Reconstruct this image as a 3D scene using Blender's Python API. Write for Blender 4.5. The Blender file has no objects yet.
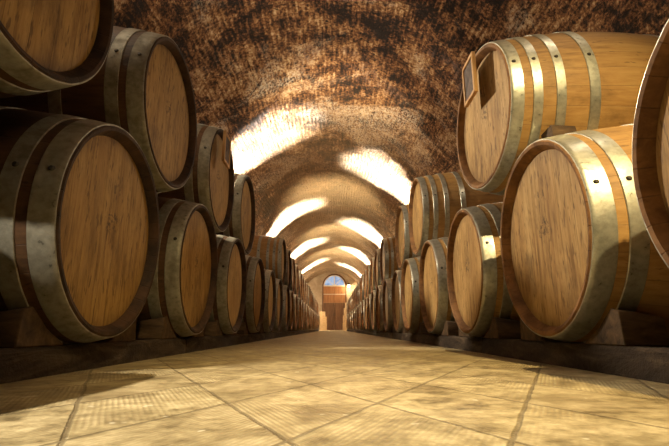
import bpy, bmesh, math, random
from mathutils import Vector, Matrix, noise
PI = math.pi
random.seed(7)
S = bpy.context.scene
C = S.collection

# ------------------------------------------------------------------ layout (metres; x across the aisle, y along it, z up)
CAMZ = 0.105
PL, PR = 0.8136, 0.800            # pitch of the rows
DL, DR = 1.2466, 1.3376           # first full barrel of the lower rows
XL, XR = -0.602, 0.618            # head planes, lower rows
XLU, XRU = -0.631, 0.631          # head planes, upper rows
RB, RE, LEN = 0.347, 0.292, 0.91  # bilge radius, end radius, length
ZB = 0.376
ZUL = ZB + math.sqrt((2*RB)**2 - (PL/2)**2)
ZUR = ZB + math.sqrt((2*RB)**2 - (PR/2)**2)
VR, VZ = 2.4, 1.6                 # vault radius and springing height
YB, YE = -5.0, 31.7               # rear and far wall
CHIME = 0.03

# ------------------------------------------------------------------ node helpers
class NT:
    def __init__(s, name):
        s.m = bpy.data.materials.new(name); s.m.use_nodes = True
        s.t = s.m.node_tree; s.t.nodes.clear()
        s.out = s.n('ShaderNodeOutputMaterial')
    def n(s, typ, **kw):
        nd = s.t.nodes.new(typ)
        for k, v in kw.items(): setattr(nd, k, v)
        return nd
    def set(s, sock, v):
        if isinstance(v, bpy.types.NodeSocket): s.t.links.new(v, sock)
        elif v is not None:
            if hasattr(sock.default_value, '__len__') and not hasattr(v, '__len__'):
                v = [v]*len(sock.default_value)
            if hasattr(v, '__len__') and len(v) == 3 and len(sock.default_value) == 4: v = (*v, 1)
            sock.default_value = v
    def math(s, op, a, b=None, c=None, clamp=False):
        nd = s.n('ShaderNodeMath', operation=op, use_clamp=clamp)
        s.set(nd.inputs[0], a)
        if b is not None: s.set(nd.inputs[1], b)
        if c is not None: s.set(nd.inputs[2], c)
        return nd.outputs[0]
    def vec(s, x=0, y=0, z=0):
        nd = s.n('ShaderNodeCombineXYZ')
        for i, v in enumerate((x, y, z)): s.set(nd.inputs[i], v)
        return nd.outputs[0]
    def sep(s, v):
        nd = s.n('ShaderNodeSeparateXYZ'); s.set(nd.inputs[0], v); return nd.outputs
    def coord(s, which='Object'):
        return s.n('ShaderNodeTexCoord').outputs[which]
    def scale(s, v, sc):
        nd = s.n('ShaderNodeVectorMath', operation='MULTIPLY'); s.set(nd.inputs[0], v); s.set(nd.inputs[1], sc); return nd.outputs[0]
    def add(s, a, b):
        nd = s.n('ShaderNodeVectorMath', operation='ADD'); s.set(nd.inputs[0], a); s.set(nd.inputs[1], b); return nd.outputs[0]
    def noise(s, v, scale=5, detail=4, rough=.55, dist=0, w=None):
        nd = s.n('ShaderNodeTexNoise')
        if w is not None:
            nd.noise_dimensions = '4D'; s.set(nd.inputs['W'], w)
        s.set(nd.inputs['Vector'], v); s.set(nd.inputs['Scale'], scale); s.set(nd.inputs['Detail'], detail)
        s.set(nd.inputs['Roughness'], rough); s.set(nd.inputs['Distortion'], dist)
        return nd.outputs['Fac']
    def voro(s, v, scale=5, feature='F1'):
        nd = s.n('ShaderNodeTexVoronoi', feature=feature); s.set(nd.inputs['Vector'], v); s.set(nd.inputs['Scale'], scale)
        return nd.outputs['Distance']
    def white(s, v):
        nd = s.n('ShaderNodeTexWhiteNoise', noise_dimensions='3D'); s.set(nd.inputs['Vector'], v); return nd.outputs['Value']
    def rng(s, v, a, b, c=0, d=1):
        nd = s.n('ShaderNodeMapRange', interpolation_type='SMOOTHSTEP')
        for i, x in enumerate((v, a, b, c, d)): s.set(nd.inputs[i], x)
        return nd.outputs[0]
    def ramp(s, fac, stops):
        nd = s.n('ShaderNodeValToRGB'); cr = nd.color_ramp
        while len(cr.elements) < len(stops): cr.elements.new(.5)
        for e, (p, c) in zip(cr.elements, stops):
            e.position = p; e.color = (*c, 1)
        s.set(nd.inputs[0], fac); return nd.outputs[0]
    def mix(s, fac, a, b, mode='MIX'):
        nd = s.n('ShaderNodeMix', data_type='RGBA', blend_type=mode)
        s.set(nd.inputs[0], fac); s.set(nd.inputs[6], a); s.set(nd.inputs[7], b); return nd.outputs[2]
    def bump(s, h, strength=.5, dist=.01, prev=None):
        nd = s.n('ShaderNodeBump'); s.set(nd.inputs['Height'], h); s.set(nd.inputs['Strength'], strength); s.set(nd.inputs['Distance'], dist)
        if prev is not None: s.set(nd.inputs['Normal'], prev)
        return nd.outputs[0]
    def bsdf(s, color, rough=.6, metal=0, normal=None, spec=.5, emit=None, estr=0):
        nd = s.n('ShaderNodeBsdfPrincipled')
        s.set(nd.inputs['Base Color'], color); s.set(nd.inputs['Roughness'], rough); s.set(nd.inputs['Metallic'], metal)
        s.set(nd.inputs['Specular IOR Level'], spec)
        if normal is not None: s.set(nd.inputs['Normal'], normal)
        if emit is not None:
            s.set(nd.inputs['Emission Color'], emit); s.set(nd.inputs['Emission Strength'], estr)
        s.t.links.new(nd.outputs[0], s.out.inputs[0]); return s.m

def rnd(T): return T.n('ShaderNodeObjectInfo').outputs['Random']

def mat_head(name, cols, dark):
    """barrel head: upright oak boards, grain, pits and a scorched stamp"""
    T = NT(name); p = T.coord(); r = rnd(T)
    x, y, z = T.sep(p)
    zz = T.math('SUBTRACT', z, RB)
    w = T.math('MULTIPLY', r, 40)
    # boards 0.075 m wide
    bi = T.math('DIVIDE', T.math('ADD', y, T.math('MULTIPLY', r, .05)), .078)
    cell = T.math('FLOOR', bi); fr = T.math('FRACT', bi)
    brd = T.white(T.vec(cell, w, 3.1))
    seam = T.math('MINIMUM', fr, T.math('SUBTRACT', 1, fr))
    seamm = T.rng(seam, 0, .018, 1, 0)
    gp = T.vec(T.math('ADD', y, T.math('MULTIPLY', brd, 3)), T.math('MULTIPLY', z, .09), 0)
    g1 = T.noise(gp, 55, 5, .65, .6, w)
    g2 = T.noise(T.scale(p, (1, 1, .35)), 7, 5, .6, .5, w)
    g3 = T.noise(T.vec(y, T.math('MULTIPLY', z, .05), brd), 190, 3, .7, .3, w)
    pits = T.noise(T.scale(p, (1, 1, .22)), 95, 2, .6, 0, w)
    col = T.ramp(T.math('ADD', T.math('MULTIPLY', g1, .6), T.math('MULTIPLY', g2, .45)), [(.40, cols[0]), (.51, cols[1]), (.64, cols[2])])
    col = T.mix(T.math('MULTIPLY', T.rng(g3, .5, .68), .5), col, cols[0])
    col = T.mix(T.math('MULTIPLY', brd, .42), col, cols[3])
    blot = T.rng(T.noise(T.scale(p, (1, 1.3, .7)), 5.2, 6, .68, .5, w), .46, .7)
    col = T.mix(T.math('MULTIPLY', blot, .6), col, dark)
    col = T.mix(T.math('MULTIPLY', T.rng(pits, .57, .68), .7), col, dark)
    dash = T.rng(T.noise(T.scale(p, (1, 1, .12)), 42, 4, .7, .2, w), .55, .7)
    col = T.mix(T.math('MULTIPLY', dash, .5), col, dark)
    col = T.mix(T.math('MULTIPLY', seamm, .45), col, (.05, .025, .01))
    # scorched stamp near the centre
    rad = T.math('SQRT', T.math('ADD', T.math('POWER', y, 2), T.math('POWER', T.math('SUBTRACT', zz, .025), 2)))
    inside = T.rng(rad, .022, .05, 1, 0)
    fleck = T.rng(T.noise(p, 75, 3, .7, 0, w), .5, .58)
    col = T.mix(T.math('MULTIPLY', T.math('MULTIPLY', inside, fleck), .72), col, (.035, .018, .01))
    yb = T.math('MULTIPLY', T.rng(T.math('ABSOLUTE', y), .03, .045, 1, 0), T.rng(T.math('ABSOLUTE', T.math('SUBTRACT', zz, .125)), .018, .03, 1, 0))
    fl2 = T.rng(T.noise(T.scale(p, (1, 1, .5)), 90, 2, .6, 0, w), .55, .62)
    col = T.mix(T.math('MULTIPLY', T.math('MULTIPLY', yb, fl2), .6), col, (.05, .026, .014))
    # noise-broken darker ring close to the chime
    r2 = T.math('SQRT', T.math('ADD', T.math('POWER', y, 2), T.math('POWER', zz, 2)))
    ring = T.math('MULTIPLY', T.rng(r2, .225, .266), T.rng(g2, .35, .65))
    col = T.mix(T.math('MULTIPLY', ring, .5), col, dark)
    n = T.bump(T.math('SUBTRACT', T.math('MULTIPLY', g1, .5), seamm), .55, .003)
    return T.bsdf(col, .62, 0, n, .3)

def mat_stave(name, cols, dark, darkamt):
    """barrel side: long oak staves, axis along x"""
    T = NT(name); p = T.coord(); r = rnd(T)
    x, y, z = T.sep(p)
    w = T.math('MULTIPLY', r, 40)
    ang = T.math('ARCTAN2', y, T.math('SUBTRACT', z, RB))
    si = T.math('MULTIPLY', ang, 30/(2*PI))
    cell = T.math('FLOOR', si); fr = T.math('FRACT', si)
    brd = T.white(T.vec(cell, w, 1.7))
    seam = T.math('MINIMUM', fr, T.math('SUBTRACT', 1, fr))
    seamm = T.rng(seam, 0, .022, 1, 0)
    g1 = T.noise(T.add(T.scale(p, (.1, 1, 1)), T.vec(T.math('MULTIPLY', brd, 5), 0, 0)), 60, 5, .65, .5, w)
    g2 = T.noise(T.scale(p, (.5, 1, 1)), 6, 5, .6, .6, w)
    col = T.ramp(T.math('ADD', T.math('MULTIPLY', g1, .55), T.math('MULTIPLY', g2, .5)), [(.36, cols[0]), (.52, cols[1]), (.7, cols[2])])
    col = T.mix(T.math('MULTIPLY', brd, .4), col, cols[3])
    blot = T.rng(T.noise(T.scale(p, (.6, 1, 1)), 5, 6, .65, .5, w), .46, .7)
    col = T.mix(T.math('MULTIPLY', blot, darkamt), col, dark)
    sp = T.rng(T.noise(T.scale(p, (.35, 1, 1)), 70, 2, .6, 0, w), .63, .72)
    col = T.mix(T.math('MULTIPLY', sp, .6), col, dark)
    col = T.mix(T.math('MULTIPLY', seamm, .4), col, (.022, .012, .006))
    n = T.bump(T.math('SUBTRACT', T.math('MULTIPLY', g1, .5), T.math('MULTIPLY', seamm, .4)), .5, .003)
    return T.bsdf(col, .58, 0, n, .35)

def mat_hoop(name, base, rust, amt, rough, metal=.75):
    T = NT(name); p = T.coord(); w = T.math('MULTIPLY', rnd(T), 50)
    a = T.noise(p, 9, 6, .65, .3, w); b = T.noise(p, 60, 3, .6, 0, w)
    col = T.mix(T.rng(b, .35, .7), base, tuple(c*.72 for c in base))
    col = T.mix(T.math('MULTIPLY', T.rng(a, .45, .68), amt), col, rust)
    col = T.mix(T.math('MULTIPLY', T.rng(b, .64, .72), .6), col, (.03, .025, .02))
    rg = T.math('ADD', rough, T.math('MULTIPLY', T.rng(a, .4, .7), .22))
    return T.bsdf(col, rg, metal, T.bump(b, .25, .002), .5)

def mat_chime(name, a, b):
    T = NT(name); p = T.coord(); w = T.math('MULTIPLY', rnd(T), 50)
    x, y, z = T.sep(p)
    ang = T.math('MULTIPLY', T.math('ARCTAN2', y, T.math('SUBTRACT', z, RB)), 30/(2*PI))
    fr = T.math('FRACT', ang)
    seamm = T.rng(T.math('MINIMUM', fr, T.math('SUBTRACT', 1, fr)), 0, .035, 1, 0)
    f = T.noise(p, 14, 5, .65, .4, w)
    col = T.mix(T.rng(f, .35, .66), a, b)
    col = T.mix(T.math('MULTIPLY', seamm, .35), col, (.02, .011, .006))
    return T.bsdf(col, .7, 0, T.bump(T.math('SUBTRACT', f, seamm), .5, .004), .3)

HEAD_R = mat_head('oak_head_gold', [(.2,.105,.034),(.43,.26,.095),(.58,.39,.165),(.47,.27,.095)], (.11,.055,.018))
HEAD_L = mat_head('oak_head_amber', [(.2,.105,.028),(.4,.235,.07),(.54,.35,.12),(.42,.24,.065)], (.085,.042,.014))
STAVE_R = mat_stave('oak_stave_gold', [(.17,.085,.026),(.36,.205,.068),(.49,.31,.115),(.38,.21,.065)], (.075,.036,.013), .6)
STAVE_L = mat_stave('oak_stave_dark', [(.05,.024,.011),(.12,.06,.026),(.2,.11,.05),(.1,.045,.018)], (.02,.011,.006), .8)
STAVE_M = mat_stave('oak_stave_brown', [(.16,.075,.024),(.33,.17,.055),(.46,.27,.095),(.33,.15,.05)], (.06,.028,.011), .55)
CHIME_R = mat_chime('oak_chime_brown', (.30,.15,.055), (.13,.06,.023))
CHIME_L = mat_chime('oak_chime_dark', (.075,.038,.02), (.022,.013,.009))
HOOP_R = mat_hoop('galvanised_hoop', (.50,.50,.43), (.16,.13,.09), .45, .33)
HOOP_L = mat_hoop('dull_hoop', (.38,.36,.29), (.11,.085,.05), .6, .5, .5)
RIVET = NT('rivet_steel'); RIVET = RIVET.bsdf((.06,.052,.045), .5, .7)

def mat_timber():
    T = NT('black_timber'); p = T.coord()
    f = T.noise(T.scale(p, (1, .25, 1)), 18, 6, .7, .5); g = T.noise(p, 60, 4, .7)
    col = T.ramp(f, [(.3, (.012,.008,.006)), (.52, (.045,.03,.02)), (.72, (.12,.085,.055))])
    return T.bsdf(col, .85, 0, T.bump(T.math('ADD', f, T.math('MULTIPLY', g, .5)), .9, .012), .25)
TIMBER = mat_timber()
def mat_wedge():
    T = NT('wedge_wood'); p = T.coord(); w = T.math('MULTIPLY', rnd(T), 30)
    f = T.noise(T.scale(p, (.25, 1, 1)), 30, 5, .65, .5, w)
    col = T.ramp(f, [(.32, (.025,.014,.007)), (.55, (.09,.052,.025)), (.75, (.17,.105,.05))])
    return T.bsdf(col, .75, 0, T.bump(f, .6, .005), .3)
WEDGE = mat_wedge()

def mat_vault():
    T = NT('tuff_rock'); uv = T.coord('UV'); p = T.coord()
    a, v, _ = T.sep(uv)
    big = T.noise(p, .55, 5, .6, .5); mid = T.noise(p, 2.3, 6, .66, .6); fine = T.noise(p, 26, 6, .78, .3)
    # pick marks running along the gallery, broken up
    st = T.noise(T.vec(T.math('MULTIPLY', a, 22), T.math('MULTIPLY', v, 3.2), 0), 1, 4, .62, .5)
    st2 = T.noise(T.vec(T.math('MULTIPLY', a, 55), T.math('MULTIPLY', v, 12), 4), 1, 3, .6, .3)
    lin = T.math('ADD', T.math('MULTIPLY', T.math('SINE', T.math('ADD', T.math('MULTIPLY', a, 2*PI/.075), T.math('MULTIPLY', mid, 9))), .5), .5)
    lin = T.math('MULTIPLY', lin, T.rng(T.noise(T.vec(T.math('MULTIPLY', a, 6), T.math('MULTIPLY', v, 5), 2), 1, 4, .65), .42, .58))
    f = T.math('ADD', T.math('MULTIPLY', mid, .50), T.math('MULTIPLY', fine, .50))
    f = T.math('ADD', f, T.math('MULTIPLY', st, .26))
    f = T.math('ADD', f, T.math('MULTIPLY', lin, .045))
    f = T.math('ADD', f, T.math('MULTIPLY', big, .34))
    f = T.math('SUBTRACT', f, .315)
    col = T.ramp(f, [(.425, (.010,.004,.002)), (.48, (.115,.043,.014)), (.535, (.32,.15,.055)), (.62, (.68,.48,.27))])
    pale = T.math('MULTIPLY', T.rng(big, .5, .62), T.rng(T.math('ADD', T.math('MULTIPLY', fine, .5), T.math('MULTIPLY', st2, .5)), .44, .58))
    col = T.mix(T.math('MULTIPLY', pale, .75), col, (.70,.60,.47))
    grey = T.math('MULTIPLY', T.rng(T.noise(p, .8, 3, .5, .3, ), .58, .7), T.rng(st, .45, .6))
    col = T.mix(T.math('MULTIPLY', grey, .5), col, (.2,.14,.13))
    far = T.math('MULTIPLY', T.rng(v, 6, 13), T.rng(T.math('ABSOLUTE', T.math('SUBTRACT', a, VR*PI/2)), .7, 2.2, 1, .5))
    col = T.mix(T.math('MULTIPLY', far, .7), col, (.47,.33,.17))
    hole = T.rng(T.voro(T.vec(a, T.math('MULTIPLY', v, 1), 0), 3.1), .05, .085, 1, 0)
    hole2 = T.rng(T.noise(p, 21, 2, .5), .64, .70)
    col = T.mix(T.math('MULTIPLY', hole, T.rng(mid, .5, .55)), col, (.006,.003,.002))
    col = T.mix(T.math('MULTIPLY', hole2, .85), col, (.012,.006,.004))
    h = T.math('ADD', T.math('MULTIPLY', mid, .9), T.math('MULTIPLY', fine, .55))
    h = T.math('ADD', h, T.math('ADD', T.math('MULTIPLY', st, .55), T.math('MULTIPLY', st2, .3)))
    h = T.math('ADD', T.math('SUBTRACT', h, T.math('MULTIPLY', hole2, .6)), T.math('MULTIPLY', lin, .22))
    return T.bsdf(col, .8, 0, T.bump(h, 1.0, .12), .3)
ROCK = mat_vault()

def mat_floor():
    T = NT('worn_tiles'); p = T.coord(); x, y, z = T.sep(p)
    wob = T.math('MULTIPLY', T.math('SUBTRACT', T.noise(p, 9, 4, .6), .5), .012)
    ky = T.math('MULTIPLY', y, .484)
    q1 = T.math('DIVIDE', T.math('ADD', T.math('ADD', x, ky), T.math('ADD', wob, .033)), .2165)
    q2 = T.math('DIVIDE', T.math('ADD', T.math('SUBTRACT', x, ky), T.math('ADD', wob, .053)), .2165)
    def edge(q, w0):
        f = T.math('FRACT', q); return T.rng(T.math('MINIMUM', f, T.math('SUBTRACT', 1, f)), w0*.35, w0, 1, 0)
    gn = T.noise(p, 5, 3, .6)
    gro = T.math('MULTIPLY', T.math('MAXIMUM', edge(q1, .02), edge(q2, .02)), T.rng(gn, .28, .5, .55, 1))
    cell = T.vec(T.math('FLOOR', q1), T.math('FLOOR', q2), 0)
    tv = T.white(cell)
    par = T.math('FLOORED_MODULO', T.math('ADD', T.math('FLOOR', q1), T.math('FLOOR', q2)), 2)
    d1 = T.math('ADD', T.math('MULTIPLY', x, .9), T.math('MULTIPLY', y, .43))
    d2 = T.math('SUBTRACT', T.math('MULTIPLY', x, .9), T.math('MULTIPLY', y, .43))
    rc = T.math('ADD', T.math('MULTIPLY', d1, par), T.math('MULTIPLY', d2, T.math('SUBTRACT', 1, par)))
    rid = T.math('ADD', T.math('MULTIPLY', T.math('SINE', T.math('MULTIPLY', T.math('ADD', rc, T.math('MULTIPLY', wob, .25)), 2*PI/.0075)), .5), .5)
    wear = T.rng(T.noise(p, 3.2, 5, .65, .4), .36, .62)
    big = T.noise(p, 1.7, 5, .62, .5); fin = T.noise(p, 38, 5, .7); mid = T.noise(p, 9, 5, .68, .4)
    col = T.ramp(T.math('ADD', T.math('MULTIPLY', mid, .6), T.math('MULTIPLY', fin, .4)), [(.38, (.11,.08,.036)), (.5, (.34,.27,.14)), (.62, (.58,.48,.28))])
    col = T.mix(T.math('MULTIPLY', tv, .25), col, (.32,.24,.13))
    col = T.mix(T.math('MULTIPLY', T.rng(T.noise(p, 4.5, 5, .68, .5), .5, .7), .5), col, (.17,.125,.06))
    col = T.mix(T.math('MULTIPLY', T.math('MULTIPLY', T.math('SUBTRACT', 1, rid), wear), .5), col, (.2,.14,.07))
    col = T.mix(T.math('MULTIPLY', gro, .62), col, (.095,.068,.035))
    fleck = T.rng(T.noise(p, 26, 2, .5), .7, .74)
    col = T.mix(T.math('MULTIPLY', fleck, .6), col, (.72,.66,.5))
    h = T.math('ADD', T.math('MULTIPLY', T.math('MULTIPLY', rid, wear), .3), T.math('MULTIPLY', fin, .25))
    h = T.math('SUBTRACT', T.math('ADD', h, T.math('MULTIPLY', mid, .6)), T.math('MULTIPLY', gro, 1.0))
    return T.bsdf(col, T.rng(mid, .3, .7, .42, .62), 0, T.bump(h, .6, .006), .45)
FLOOR = mat_floor()

def mat_plain(name, a, b, sc=10, rough=.7, stretch=(1,1,1), metal=0):
    T = NT(name); p = T.coord(); f = T.noise(T.scale(p, stretch), sc, 5, .65, .4)
    return T.bsdf(T.mix(T.rng(f, .3, .7), a, b), rough, metal, T.bump(f, .4, .01), .3)
PLASTER = mat_plain('lime_plaster', (.58,.47,.32), (.42,.31,.19), 2.5, .85)
DOORW = mat_plain('door_timber', (.42,.2,.075), (.27,.12,.045), 6, .6, (3,1,.3))
DOORD = mat_plain('door_timber_dark', (.2,.1,.045), (.11,.055,.025), 6, .65, (3,1,.3))
PALEP = mat_plain('cream_paint', (.72,.66,.52), (.6,.52,.38), 6, .6)
IRON = mat_plain('dark_iron', (.04,.035,.03), (.08,.06,.045), 20, .55, (1,1,1), .5)
SLATE = mat_plain('chalkboard_slate', (.06,.045,.042), (.17,.13,.12), 14, .8)
SIGNW = mat_plain('sign_frame_wood', (.6,.36,.15), (.42,.22,.08), 25, .55, (1,1,.3))
CASEW = mat_plain('pale_case_wood', (.6,.42,.22), (.46,.29,.13), 8, .7, (1,1,3))
def mat_pane():
    T = NT('daylit_glass'); p = T.coord(); f = T.noise(p, 2.2, 4, .6, .4)
    return T.bsdf((.05,.07,.1), .1, 0, None, .5, T.mix(T.rng(f, .3, .65), (.13,.25,.5), (.4,.52,.7)), 1.0)
PANE = mat_pane()
def mat_bulb():
    T = NT('lit_bulb'); return T.bsdf((.9,.8,.6), .4, 0, None, .5, (1,.62,.32), 14)
BULB = mat_bulb()

# ------------------------------------------------------------------ object helpers
def obj(name, bm, mats, parent=None, smooth=True, loc=None):
    me = bpy.data.meshes.new(name)
    bm.normal_update(); bm.to_mesh(me); bm.free()
    for m in (mats if isinstance(mats, (list, tuple)) else [mats]): me.materials.append(m)
    if smooth:
        me.polygons.foreach_set('use_smooth', [True]*len(me.polygons))
        try: me.set_sharp_from_angle(angle=math.radians(38))
        except Exception: pass
    o = bpy.data.objects.new(name, me); C.objects.link(o)
    if parent: o.parent = parent
    if loc: o.location = loc
    return o
def empty(name, loc=(0,0,0), rz=0):
    o = bpy.data.objects.new(name, None); C.objects.link(o)
    o.location = loc; o.rotation_euler = (0,0,rz); o.empty_display_size = .1
    return o
def tag(o, label=None, cat=None, group=None, kind=None):
    if label: o['label'] = label
    if cat: o['category'] = cat
    if group: o['group'] = group
    if kind: o['kind'] = kind
    return o
def box(bm, lo, hi, mi=0, bev=0):
    vs = [bm.verts.new((x, y, z)) for x in (lo[0], hi[0]) for y in (lo[1], hi[1]) for z in (lo[2], hi[2])]
    fs = []
    for q in ((0,1,3,2),(4,6,7,5),(0,4,5,1),(2,3,7,6),(0,2,6,4),(1,5,7,3)):
        f = bm.faces.new([vs[i] for i in q]); f.material_index = mi; fs.append(f)
    if bev:
        es = list({e for f in fs for e in f.edges})
        bmesh.ops.bevel(bm, geom=es, offset=bev, segments=2, affect='EDGES', profile=.5)
    return bm
def lathe(bm, prof, n, mis=None, fn=None, closed=False):
    """prof: list of (x, r) spun about the x axis through z=RB"""
    rings = []
    for (x, r) in prof:
        ring = []
        for k in range(n):
            a = 2*PI*k/n
            rr = r + (fn(a, x, r) if fn else 0)
            ring.append(bm.verts.new((x, rr*math.sin(a), RB + rr*math.cos(a))))
        rings.append(ring)
    m = len(prof)
    for i in range(m if closed else m-1):
        A, B = rings[i], rings[(i+1) % m]
        for k in range(n):
            f = bm.faces.new((A[k], A[(k+1) % n], B[(k+1) % n], B[k]))
            if mis: f.material_index = mis[i]
    return rings
def rad(s):
    t = (s - LEN/2)/(LEN/2); return RB - (RB-RE)*abs(t)**2.0

def body_prof(nseg):
    """(x, r, material of the strip that follows) : 0 stave, 1 chime"""
    P = [(CHIME+.02, RE-.030, 1), (CHIME-.004, RE-.026, 1), (.010, RE-.018, 1), (.002, RE-.013, 1), (0, RE-.004, 1), (.003, RE, 0)]
    for i in range(1, nseg): 
        s = LEN*i/nseg; P.append((s, rad(s), 0))
    P += [(LEN-.003, RE, 1), (LEN, RE-.004, 1), (LEN-.002, RE-.013, 1), (LEN-.010, RE-.018, 1), (LEN-CHIME+.004, RE-.026, 1), (LEN-CHIME-.02, RE-.030, 1)]
    return P
def groove(a, x, r):
    k = (a*30/(2*PI)) % 1
    return -.0007 if min(k, 1-k) < .07 else (-.0003 if min(k, 1-k) < .3 else 0)
def stave_mesh(bm, nseg=22, per=4):
    P = body_prof(nseg)
    lathe(bm, [(x, r) for x, r, _ in P], 30*per, [m for *_, m in P], groove if per == 4 else None)
def head_mesh(bm, x, R=RE-.026, sgn=-1, n=72):
    # a slightly raised disc with a chamfered edge
    prof = [(x-sgn*.012, R), (x, R-.001), (x+sgn*.0012, R-.008), (x+sgn*.002, R*.6), (x+sgn*.002, R*.2)]
    rings = lathe(bm, prof, n)
    bm.faces.new(rings[-1] if sgn > 0 else rings[-1][::-1])
def hoop_mesh(bm, s0, s1, n=96, rivet=None, mi=0, mr=1):
    t = .0032
    N = 4
    outer = [(s0+(s1-s0)*i/N, rad(s0+(s1-s0)*i/N)+t) for i in range(N+1)]
    e = .0012
    prof = [(s0, rad(s0)-.003), (s0, rad(s0)+t-e), (s0+e, rad(s0+e)+t)] + outer[1:-1] + [(s1-e, rad(s1-e)+t), (s1, rad(s1)+t-e), (s1, rad(s1)-.003)]
    lathe(bm, prof, n, [mi]*len(prof))
    if rivet is not None:
        s = (s0+s1)/2
        for a in (rivet,):
            c = Vector((s, math.sin(a), math.cos(a)))
            nrm = Vector((0, math.sin(a), math.cos(a)))
            r = rad(s)+t
            base = Vector((s, r*math.sin(a), RB+r*math.cos(a)))
            tx, ty = Vector((1,0,0)), Vector((0, math.cos(a), -math.sin(a)))
            rr = .0085
            r0 = [bm.verts.new(base - nrm*.002 + tx*rr*math.cos(q*PI/5) + ty*rr*math.sin(q*PI/5)) for q in range(10)]
            r1 = [bm.verts.new(base + nrm*.003 + tx*rr*.6*math.cos(q*PI/5) + ty*rr*.6*math.sin(q*PI/5)) for q in range(10)]
            for q in range(10):
                f = bm.faces.new((r0[q], r0[(q+1)%10], r1[(q+1)%10], r1[q])); f.material_index = mr
            f = bm.faces.new(r1); f.material_index = mr

HOOPS6 = [(.004, .058), (.082, .124), (.255, .295)]
HOOPS8 = [(.004, .047), (.076, .108), (.152, .184), (.262, .298)]
def mirror(h): return h + [(LEN-b, LEN-a) for a, b in reversed(h)]

def proto(hoops, stave, chime, head, hoop, rivet):
    """one barrel, axis along local x, visible head at x=0, standing on z=0; built once, copied after"""
    r = empty('wine_barrel')
    bm = bmesh.new(); stave_mesh(bm); obj('staves', bm, [stave, chime], r)
    bm = bmesh.new(); head_mesh(bm, CHIME); obj('barrel_head', bm, head, r)
    bm = bmesh.new(); head_mesh(bm, LEN-CHIME, sgn=1); obj('barrel_head', bm, head, r)
    for (a, b) in mirror(hoops):
        bm = bmesh.new(); hoop_mesh(bm, a, b, rivet=rivet)
        o = obj('hoop', bm, [hoop, RIVET], r)
        o['label'] = 'grey metal hoop'
    return r
def far_proto(hoops, stave, chime, head, hoop):
    bm = bmesh.new()
    P = body_prof(10); lathe(bm, [(x, r) for x, r, _ in P], 60, [m for *_, m in P])
    n0 = len(bm.faces)
    head_mesh(bm, CHIME, n=40); head_mesh(bm, LEN-CHIME, sgn=1, n=40)
    bm.faces.ensure_lookup_table()
    for f in bm.faces[n0:]: f.material_index = 2
    for (a, b) in mirror(hoops): hoop_mesh(bm, a, b, n=60, mi=3, mr=3)
    return obj('wine_barrel', bm, [stave, chime, head, hoop])

# the mirror twin for the left rows is a half turn about z, so rivets sit at mirrored angles
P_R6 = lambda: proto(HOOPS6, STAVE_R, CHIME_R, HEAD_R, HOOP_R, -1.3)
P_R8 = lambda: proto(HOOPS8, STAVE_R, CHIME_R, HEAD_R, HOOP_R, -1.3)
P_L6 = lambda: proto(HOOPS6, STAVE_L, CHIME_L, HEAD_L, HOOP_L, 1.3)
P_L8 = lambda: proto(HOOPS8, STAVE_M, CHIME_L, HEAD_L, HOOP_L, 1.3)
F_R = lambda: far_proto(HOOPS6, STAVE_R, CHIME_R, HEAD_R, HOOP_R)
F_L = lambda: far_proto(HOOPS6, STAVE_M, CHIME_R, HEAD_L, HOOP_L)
cache = {}
def barrel(kind, loc, left):
    if kind not in cache:
        o = {'R6': P_R6, 'R8': P_R8, 'L6': P_L6, 'L8': P_L8, 'FR': F_R, 'FL': F_L}[kind]()
        cache[kind] = o
    else:
        src = cache[kind]
        o = src.copy(); C.objects.link(o)
        for ch in list(src.children):
            c = ch.copy(); C.objects.link(c); c.parent = o
            c.matrix_parent_inverse = ch.matrix_parent_inverse.copy()
    o.location = loc; o.rotation_euler = (0, 0, PI if left else 0)
    return o

ORD = ['first','second','third','fourth','fifth','sixth','seventh','eighth','ninth','tenth','eleventh','twelfth','thirteenth',
       'fourteenth','fifteenth','sixteenth','seventeenth','eighteenth','nineteenth','twentieth']
NB = 25                                       # lower barrels k = -1 .. NB-1
LOW = list(range(-1, NB))
UPL = [-.5, .5, 1.5, 2.5] + [k+.5 for k in range(5, 24)]
UPR = [.5, 2.5, 3.5] + [k+.5 for k in range(5, 24)]
special = {
 ('L',0,-1): 'dark oak barrel at near end of lower left row, under the corner barrel',
 ('R',0,-1): 'near oak barrel cut off by the right edge, its big curved brown rim showing',
 ('L',0,0): 'big dark oak barrel at front of lower left row, full amber head over black beam',
 ('R',0,0): 'large golden oak barrel at front of lower right row, bright head with scorched stamp',
 ('L',1,-.5): 'dark oak barrel cut off by the top left corner, head lit from below',
 ('L',1,.5): 'dark oak barrel in upper left row with tall narrow head below bare rock vault',
 ('L',1,1.5): 'upper left barrel carrying a small framed board on its head',
 ('L',1,2.5): 'upper left barrel right behind the barrel with the board, before the gap',
 ('L',1,5.5): 'upper left barrel after the gap, its long hooped brown side exposed',
 ('R',1,.5): 'big golden upper right barrel with chalkboard on head and four riveted hoops in view',
 ('R',1,2.5): 'upper right barrel after the first gap, its hooped golden side exposed',
 ('R',1,3.5): 'narrow upper right barrel tucked right behind the second exposed one',
 ('R',1,5.5): 'third upper right barrel with exposed side, after a second gap further down',
}
def blabel(side, row, i, n, k):
    if (side, row, k) in special: return special[(side, row, k)]
    rn = ('lower ' if row == 0 else 'upper ') + ('left' if side == 'L' else 'right')
    tone = ('dark' if k < 12 else 'brown') if side == 'L' else 'golden'
    if i < n*0.55 and i < 20:
        return f'{tone} oak barrel, {ORD[i]} from the near end of the {rn} row'
    j = n-1-i
    return f'small far {tone} oak barrel, {ORD[j]} from the door end of {rn} row'
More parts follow.
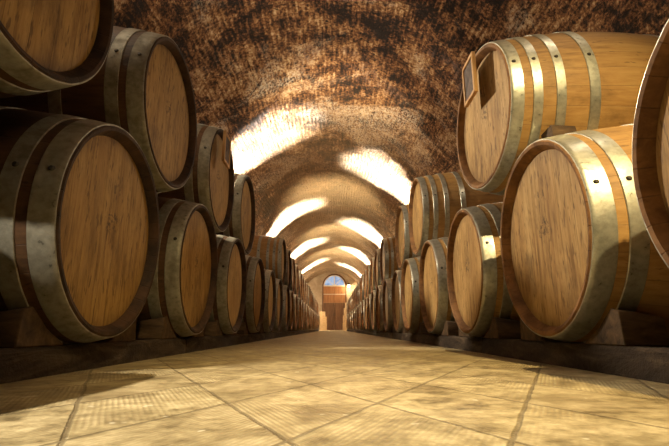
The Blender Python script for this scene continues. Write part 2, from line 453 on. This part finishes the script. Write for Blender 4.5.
for side, xs, p, d0 in (('L', (XL, XLU), PL, DL), ('R', (XR, XRU), PR, DR)):
    left = side == 'L'
    for row, ks in ((0, LOW), (1, UPL if left else UPR)):
        vis = [k for k in ks if not (left and row == 0 and k < 0)]
        for k in ks:
            rg = random.Random(hash((side == 'L', row, int(k*2)+50)))
            z = (ZB if row == 0 else (ZUL if left else ZUR)) - RB
            x = xs[row] + (rg.uniform(-.012, .012) if k > 2.6 else 0)
            if (side, row, k) == ('R', 0, -1): x = .585
            turn = 0
            if (side, row, k) == ('R', 1, .5): x = XRU-.022; z += .014; turn = .05
            if k < 7:
                if left: kind = 'L8' if (row == 1 and k > 5) else 'L6'
                else: kind = 'R8' if row == 1 else 'R6'
            else: kind = 'FL' if left else 'FR'
            o = barrel(kind, (x, d0 + k*p - .45*turn, z), left)
            o.rotation_euler[2] += turn
            n = len(vis); i = vis.index(k) if k in vis else 0
            tag(o, blabel(side, row, i, n, k), 'barrel', f'oak barrels in the {"lower" if row == 0 else "upper"} {"left" if left else "right"} row')

# ------------------------------------------------------------------ timber beams under the lower rows
def beam(x0, x1, y0, y1, z1, label, group, seed):
    bm = bmesh.new(); rg = random.Random(seed)
    n = max(4, int((y1-y0)/.12)); rings = []
    ph = rg.uniform(0, 50)
    for i in range(n+1):
        y = (y1-y0)*i/n
        q = lambda s: .006*noise.noise(Vector((y*3+ph, s, 1.3)))
        ends = .006 if i in (0, n) else 0
        pts = [(x0+ends, 0), (x0+ends+q(1), z1*.5), (x0+.006+ends+q(2), z1-.008-ends), (x0+.015, z1-ends*.6), (x1-.012, z1-ends*.6), (x1-.003, z1-.01), (x1, 0)]
        rings.append([bm.verts.new((a, y, b)) for a, b in pts])
    for A, B in zip(rings, rings[1:]):
        for j in range(len(A)):
            bm.faces.new((A[j], A[(j+1) % len(A)], B[(j+1) % len(A)], B[j]))
    bm.faces.new(rings[0][::-1]); bm.faces.new(rings[-1])
    bmesh.ops.recalc_face_normals(bm, faces=bm.faces)
    o = obj('timber_beam', bm, TIMBER, loc=(0, y0, 0))
    return tag(o, label, 'beam', group)
segs = [(-.9, 2.05), (2.06, 5.1), (5.11, 9.2), (9.21, 15.5), (15.51, 21.6)]
names = ['nearest', 'second', 'third', 'fourth', 'farthest']
for side in 'LR':
    sn = 'left' if side == 'L' else 'right'
    for i, (a, b) in enumerate(segs):
        lo, hi = (XL-.108, XL-.043) if side == 'L' else (XR+.035, XR+.105)
        beam(lo, hi, a, b, .066, f'{names[i]} black timber beam on the floor under the heads of lower {sn} barrels', f'front beams under the {sn} row', i*7+ord(side))
    lo, hi = (XL-LEN+.04, XL-LEN+.105) if side == 'L' else (XR+LEN-.105, XR+LEN-.04)
    beam(lo, hi, -.9, 21.6, .066, f'long dark rear beam under the back ends of lower {sn} barrels', f'rear beams under the {sn} row', 90+ord(side))

# ------------------------------------------------------------------ wooden wedges
def wedge(x0, x1, yc, sy, label, group):
    """a chock with a hollowed flank that fits under the curve of the barrel"""
    bm = bmesh.new(); sec = [(.11, 0), (.29, 0), (.282, .08), (.25, .088), (.222, .066), (.19, .04), (.15, .02), (.12, .006)]
    A = [bm.verts.new((0, sy*y, z)) for y, z in sec]; B = [bm.verts.new((x1-x0, sy*y, z*.8)) for y, z in sec]
    for j in range(len(sec)):
        bm.faces.new((A[j], B[j], B[(j+1) % len(sec)], A[(j+1) % len(sec)]))
    bm.faces.new(A); bm.faces.new(B[::-1])
    bmesh.ops.recalc_face_normals(bm, faces=bm.faces)
    bmesh.ops.bevel(bm, geom=bm.edges[:], offset=.003, segments=1, affect='EDGES')
    o = obj('wooden_wedge', bm, WEDGE, loc=(x0, yc, .066))
    return tag(o, label, 'wedge', group)
for side, p, d0 in (('L', PL, DL), ('R', PR, DR)):
    sn = 'left' if side == 'L' else 'right'
    for k in range(-1, 7):
        for sy in (-1, 1):
            x0, x1 = (XL-.05, XL-.15) if side == 'L' else (XR+.045, XR+.15)
            if k < 0 and (side == 'L' or sy < 0): continue
            wedge(x0, x1, d0+k*p, sy, f'brown wooden wedge under the {"near" if sy < 0 else "far"} side of the ' + (f'{ORD[k]} full barrel in lower {sn} row' if k >= 0 else 'barrel cut off by the right edge'), f'wedges on the {sn} beam')
# block jammed between the big upper right barrel and the one below it
bm = bmesh.new(); box(bm, (-.045, -.032, -.032), (.045, .032, .032), 0, .004)
blk = tag(obj('wooden_block', bm, WEDGE), 'small dark wooden block lying on top of the front golden barrel, under the upper one', 'block')
a_ = .19; rr_ = rad(.16) + .0375
blk.location = (XR+.15, DR + rr_*math.sin(a_), ZB + rr_*math.cos(a_)); blk.rotation_euler = (-a_, 0, .12)

# ------------------------------------------------------------------ chalkboards on two barrel heads
def chalkboard(loc, rz, tilt, lean, w, h, label):
    r = empty('chalkboard_sign', loc); r.rotation_euler = (lean, tilt, rz)
    bm = bmesh.new(); box(bm, (-.004, -w/2+.008, -h/2+.008), (.004, w/2-.008, h/2-.008), 0, 0)
    obj('slate_panel', bm, SLATE, r, False)
    bm = bmesh.new(); t = .015
    box(bm, (-.009, -w/2, -h/2), (.007, -w/2+t, h/2), 0, .002); box(bm, (-.009, w/2-t, -h/2), (.007, w/2, h/2), 0, .002)
    box(bm, (-.009, -w/2+t, -h/2), (.007, w/2-t, -h/2+t), 0, .002); box(bm, (-.009, -w/2+t, h/2-t), (.007, w/2-t, h/2), 0, .002)
    f = obj('sign_frame', bm, SIGNW, r); f['label'] = 'pale wooden frame'
    bm = bmesh.new()
    box(bm, (.004, -.006, h/2-.02), (.022, .006, h/2-.012), 0, .001)
    obj('hook', bm, IRON, r, False)
    return tag(r, label, 'sign')
chalkboard((.582, 1.71, 1.132), 0, .0, 0, .142, .182, 'slate chalkboard in a wooden frame hung on the big golden upper right barrel')
chalkboard((-.598, 2.363, 1.083), PI, .0, 0, .133, .176, 'narrow framed board hung on the head of an upper left barrel')

# ------------------------------------------------------------------ the setting
def struct(name, bm, m, smooth=True): return tag(obj(name, bm, m, None, smooth), kind='structure')
bm = bmesh.new()
ys = [YB + i*.25 for i in range(int((YE-YB)/.25)+1)] + [YE]
gx = [-VR + i*VR/8 for i in range(17)]
rows = [[bm.verts.new((x, y, 0)) for x in gx] for y in ys]
for A, B in zip(rows, rows[1:]):
    for j in range(len(gx)-1): bm.faces.new((A[j], A[j+1], B[j+1], B[j]))
struct('floor', bm, FLOOR, False)

def rough(p, amp=1):
    v = .075*noise.fractal(p*.55, 1.0, 2.0, 4) + .03*noise.fractal(p*2.6, .9, 2.1, 4) + .011*noise.noise(p*9)
    return v*amp
ylist = []
y = YB
while y < YE:
    ylist.append(y); y += .07 if 1.5 < y < 9 else (.12 if y < 16 else .2) if y > 1.5 else .2
ylist.append(YE)
bm = bmesh.new(); uvl = bm.loops.layers.uv.new('UVMap')
NA = 110
grid = []; uvs = {}
for y in ylist:
    ring = []
    for i in range(NA+1):
        th = PI*i/NA
        c = Vector((-VR*math.cos(th), y, VZ + VR*math.sin(th)))
        nrm = Vector((math.cos(th), 0, -math.sin(th)))
        c += nrm*rough(c)
        v = bm.verts.new(c); uvs[v] = (VR*th, y); ring.append(v)
    grid.append(ring)
for A, B in zip(grid, grid[1:]):
    for i in range(NA):
        f = bm.faces.new((A[i], B[i], B[i+1], A[i+1]))
        for l in f.loops: l[uvl].uv = uvs[l.vert]
struct('ceiling', bm, ROCK)
for nm, sx in (('wall_left', -1), ('wall_right', 1)):
    bm = bmesh.new(); uvl = bm.loops.layers.uv.new('UVMap'); uvs = {}; grid = []
    for ring_i, y in enumerate(ylist[::2] + [ylist[-1]]):
        ring = []
        for i in range(13):
            z = VZ*i/12
            c = Vector((sx*VR, y, z)); c.x -= sx*rough(Vector((sx*VR, y, z)))
            v = bm.verts.new(c); uvs[v] = (z, y); ring.append(v)
        grid.append(ring)
    for A, B in zip(grid, grid[1:]):
        for i in range(12):
            f = bm.faces.new((A[i], A[i+1], B[i+1], B[i]) if sx < 0 else (A[i], B[i], B[i+1], A[i+1]))
            for l in f.loops: l[uvl].uv = uvs[l.vert]
    struct(nm, bm, ROCK)
def endwall(name, y, m):
    bm = bmesh.new(); n = 48
    pts = [(-VR-.15, 0)] + [(-(VR+.15)*math.cos(PI*i/n), VZ+(VR+.15)*math.sin(PI*i/n)) for i in range(n+1)] + [(VR+.15, 0)]
    A = [bm.verts.new((a, y, b)) for a, b in pts]; B = [bm.verts.new((a, y+.3, b)) for a, b in pts]
    bm.faces.new(A); bm.faces.new(B[::-1])
    for j in range(len(pts)): bm.faces.new((A[j], A[(j+1) % len(pts)], B[(j+1) % len(pts)], B[j]))
    bmesh.ops.recalc_face_normals(bm, faces=bm.faces)
    struct(name, bm, m, False)
endwall('wall_far', YE, PLASTER)
endwall('wall_rear', YB-.3, ROCK)

# far door with fanlight
DW, DSP = .76, 3.02                # half width, springing of the fanlight
dr = tag(empty('door_1', (.13, YE, 0)), kind='structure')
bm = bmesh.new(); n = 24
# stone/plaster surround
def arch_band(bm, r0, r1, zs, y0, y1, n=24):
    rg = []
    for i in range(n+1):
        a = PI*i/n
        rg.append([bm.verts.new((-r*math.cos(a), y, zs+r*math.sin(a))) for r, y in ((r0, y0), (r1, y0), (r1, y1), (r0, y1))])
    for A, B in zip(rg, rg[1:]):
        for j in range(4): bm.faces.new((A[j], B[j], B[(j+1) % 4], A[(j+1) % 4]))
    bm.faces.new(rg[0]); bm.faces.new(rg[-1][::-1])
    bmesh.ops.recalc_face_normals(bm, faces=bm.faces)
arch_band(bm, DW, DW+.09, DSP, -.09, 0)
box(bm, (-DW-.09, -.09, 0), (-DW, 0, DSP)); box(bm, (DW, -.09, 0), (DW+.09, 0, DSP))
obj('door_frame', bm, DOORD, dr, False)
bm = bmesh.new(); pts = [(-(DW-.01)*math.cos(PI*i/n), DSP+.04+(DW-.05)*math.sin(PI*i/n)) for i in range(n+1)]
A = [bm.verts.new((a, -.025, b)) for a, b in pts]; B = [bm.verts.new((a, -.01, b)) for a, b in pts]
bm.faces.new(A); bm.faces.new(B[::-1])
for j in range(n+1): bm.faces.new((A[j], A[(j+1) % (n+1)], B[(j+1) % (n+1)], B[j]))
bmesh.ops.recalc_face_normals(bm, faces=bm.faces)
obj('fanlight_pane', bm, PANE, dr, False)
bm = bmesh.new()
arch_band(bm, DW-.06, DW, DSP, -.07, -.03)
box(bm, (-.035, -.07, DSP), (.035, -.03, DSP+DW-.03)); box(bm, (-DW, -.08, DSP-.03), (DW, -.03, DSP+.05))
for sg in (-1, 1):
    a = math.radians(45)
    bm2 = bmesh.new(); box(bm2, (-.02, -.065, .0), (.02, -.03, DW-.03))
    bm2.transform(Matrix.Translation((0, 0, DSP)) @ Matrix.Rotation(sg*a, 4, 'Y'))
    me = bpy.data.meshes.new('tmp'); bm2.to_mesh(me); bm2.free(); bm.from_mesh(me); bpy.data.meshes.remove(me)
o = obj('fanlight_frame', bm, PALEP, dr, False); o['label'] = 'pale fanlight bars'
bm = bmesh.new(); box(bm, (-DW, -.06, 1.86), (DW, -.005, DSP-.03), 0, .01)
for i in range(2):
    x0 = -DW+.08+i*(DW-.04); box(bm, (x0, -.075, 1.98), (x0+DW-.12, -.05, DSP-.2), 0, .012)
obj('transom_panel', bm, DOORW, dr, False)
bm = bmesh.new(); box(bm, (-DW, -.085, 2.42), (DW, -.055, 2.47)); o = obj('door_rail', bm, PALEP, dr, False); o['label'] = 'thin pale rail'
for sg in (-1, 1):
    bm = bmesh.new(); x0, x1 = (-DW+.005, -.008) if sg < 0 else (.008, DW-.005)
    box(bm, (x0, -.06, .02), (x1, -.005, 1.85), 0, .006)
    for (z0, z1) in ((.15, .75), (.9, 1.72)): box(bm, (x0+.1, -.075, z0), (x1-.1, -.05, z1), 0, .012)
    lf = obj('door_leaf', bm, DOORD, dr, False)
    bm = bmesh.new(); box(bm, (sg*.07-.012, -.13, .98), (sg*.07+.012, -.07, 1.12), 0, .004); obj('door_handle', bm, IRON, lf, False)

# wall lamp beside the door
lx = 1.0
wl = empty('wall_lamp', (lx+.13, YE, 3.05))
bm = bmesh.new(); box(bm, (-.05, -.03, -.12), (.05, 0, .12), 0, .01); box(bm, (-.015, -.3, .06), (.015, -.02, .09), 0, .003); obj('bracket', bm, IRON, wl, False)
bm = bmesh.new(); bmesh.ops.create_uvsphere(bm, u_segments=20, v_segments=12, radius=.11)
bm.transform(Matrix.Translation((0, -.29, -.04))); obj('bulb', bm, BULB, wl)
bm = bmesh.new(); bmesh.ops.create_cone(bm, segments=24, radius1=.2, radius2=.05, depth=.12, cap_ends=False)
bm.transform(Matrix.Translation((0, -.29, .07))); obj('lamp_shade', bm, IRON, wl)
tag(wl, 'glowing lamp on an iron bracket high beside the far arched door', 'lamp')

# pale wooden cases piled beside the door
def case(x, y, z, w, d, h, label, grp):
    r = empty('wooden_case', (x, y, z))
    bm = bmesh.new(); box(bm, (-w/2+.01, -d/2+.01, 0), (w/2-.01, d/2-.01, h-.02), 0, .004); obj('case_body', bm, CASEW, r, False)
    bm = bmesh.new()
    for zz in (.02, h*.42, h*.8): box(bm, (-w/2, -d/2, zz), (w/2, -d/2+.01, zz+h*.13), 0, .002)
    obj('slats', bm, CASEW, r, False)
    bm = bmesh.new(); box(bm, (-w/2, -d/2, h-.02), (w/2, d/2, h), 0, .004); obj('case_lid', bm, CASEW, r, False)
    return tag(r, label, 'case', grp)
LV = ['bottom', 'second from the floor', 'third from the floor', 'topmost']
for sd, y0, lst in (('left', 27.5, [(-.56, .46, .4), (-.55, .42, .4), (-.6, .34, .3)]), ('right', 26.0, [(.82, .5, .42), (.83, .48, .42), (.86, .44, .4), (.9, .36, .3)])):
    z = 0
    for q, (x, w_, h) in enumerate(lst):
        lv = LV[3] if q == len(lst)-1 else LV[q]
        case(x, y0, z, w_, .5, h, f'pale wooden case, {lv} in the pile {sd} of far door', f'wooden cases {sd} of the door'); z += h

# ------------------------------------------------------------------ lights
def aim(o, tgt):
    o.rotation_euler = (Vector(tgt) - o.location).to_track_quat('-Z', 'Y').to_euler()
def spot(name, loc, tgt, power, col, angle, blend, radius):
    L = bpy.data.lights.new(name, 'SPOT'); L.energy = power; L.color = col; L.spot_size = math.radians(angle); L.spot_blend = blend; L.shadow_soft_size = radius
    o = bpy.data.objects.new(name, L); C.objects.link(o); o.location = loc; aim(o, tgt); return o
def point(name, loc, power, col, radius):
    L = bpy.data.lights.new(name, 'POINT'); L.energy = power; L.color = col; L.shadow_soft_size = radius
    o = bpy.data.objects.new(name, L); C.objects.link(o); o.location = loc; return o
UPC = (.97, .97, .95); WARM = (1, .84, .60)
LY = (8.3, 14.1, 20.2, 26.1); RY = (10.5, 16.8, 22.2, 27.8)
for y in LY: spot('vault_uplight_or_fill', (-1.98, y, 1.6), (-1.62, y-.25, 3.3), 9000, UPC, 54, .8, .06)
for y in RY: spot('vault_uplight_or_fill', (1.98, y, 1.6), (1.62, y-.3, 3.3), 9000, UPC, 54, .8, .06)
for y in (-1.5, 2.2): spot('vault_uplight_or_fill', (-1.7, y, 1.6), (.1, y+1.6, 3.8), 520, WARM, 88, 1, .06)  # added ambient fill on the near vault, from the left
for y in (.6, 4.5): spot('vault_uplight_or_fill', (1.7, y, 1.6), (-.1, y+1.6, 3.8), 430, WARM, 88, 1, .06)  # the same added fill from the right side
spot('cross_floodlight', (-1.9, 3.2, 2.1), (.7, 1.7, .75), 430, WARM, 115, .5, .07)
for y in LY: spot('cross_floodlight', (-1.9, y, 1.95), (.7, y, .75), 330, WARM, 115, .5, .07)
for y in (4.5,) + RY: spot('cross_floodlight', (1.9, y, 1.95), (-.7, y-(1 if y < 5 else 0), .75), 60 if y < 5 else 240, WARM, 115, .5, .07)
spot('cellar_downlight', (-1.2, -.92, 2.5), (-.36, .58, 0), 950, (1, .89, .70), 33, 1, .02)
spot('cellar_downlight', (.82, -1.0, 2.5), (.60, 1.1, .3), 740, (1, .76, .36), 46, 1, .02)
point('lamp_or_fill', (-1.45, 1.2, 3.1), 40, (1, .84, .6), .08)  # added toplight over the left barrels, no fixture there
point('lamp_or_fill', (1.45, 1.3, 3.1), 20, (1, .84, .6), .08)  # weaker added toplight over the right barrels
for y in (6.2, 11.5, 17, 22.5): spot('vault_uplight_or_fill', (0, y, 2.0), (0, y+1, 4.0), 640, (1, .83, .56), 100, 1, .1)  # added crown fill floating mid-aisle, not fitted lamps
point('lamp_or_fill', (1.13, 31.2, 2.9), 60, (1, .75, .45), .1)
point('lamp_or_fill', (-1.7, 28.6, 1.7), 160, (1, .86, .66), .1)  # added fill to brighten the door end, source unseen
point('lamp_or_fill', (1.7, 24.4, 1.7), 120, (1, .86, .66), .1)  # unseen fill point beyond the end of the right rows
w = bpy.data.worlds.new('cellar_air'); S.world = w; w.use_nodes = True
w.node_tree.nodes['Background'].inputs[0].default_value = (.5, .6, .8, 1); w.node_tree.nodes['Background'].inputs[1].default_value = .2

# ------------------------------------------------------------------ camera
cam = bpy.data.cameras.new('camera'); cam.sensor_width = 36; cam.sensor_fit = 'HORIZONTAL'; cam.lens = 448.24*36/669
cam.clip_start = .02; cam.clip_end = 200
co = bpy.data.objects.new('camera', cam); C.objects.link(co)
co.location = (0, 0, CAMZ); co.rotation_euler = (PI/2 + .2315, 0, -.0043)
S.camera = co
S.view_settings.view_transform = 'Standard'; S.view_settings.look = 'None'; S.view_settings.gamma = 1
S.view_settings.use_curve_mapping = False; S.view_settings.exposure = 0
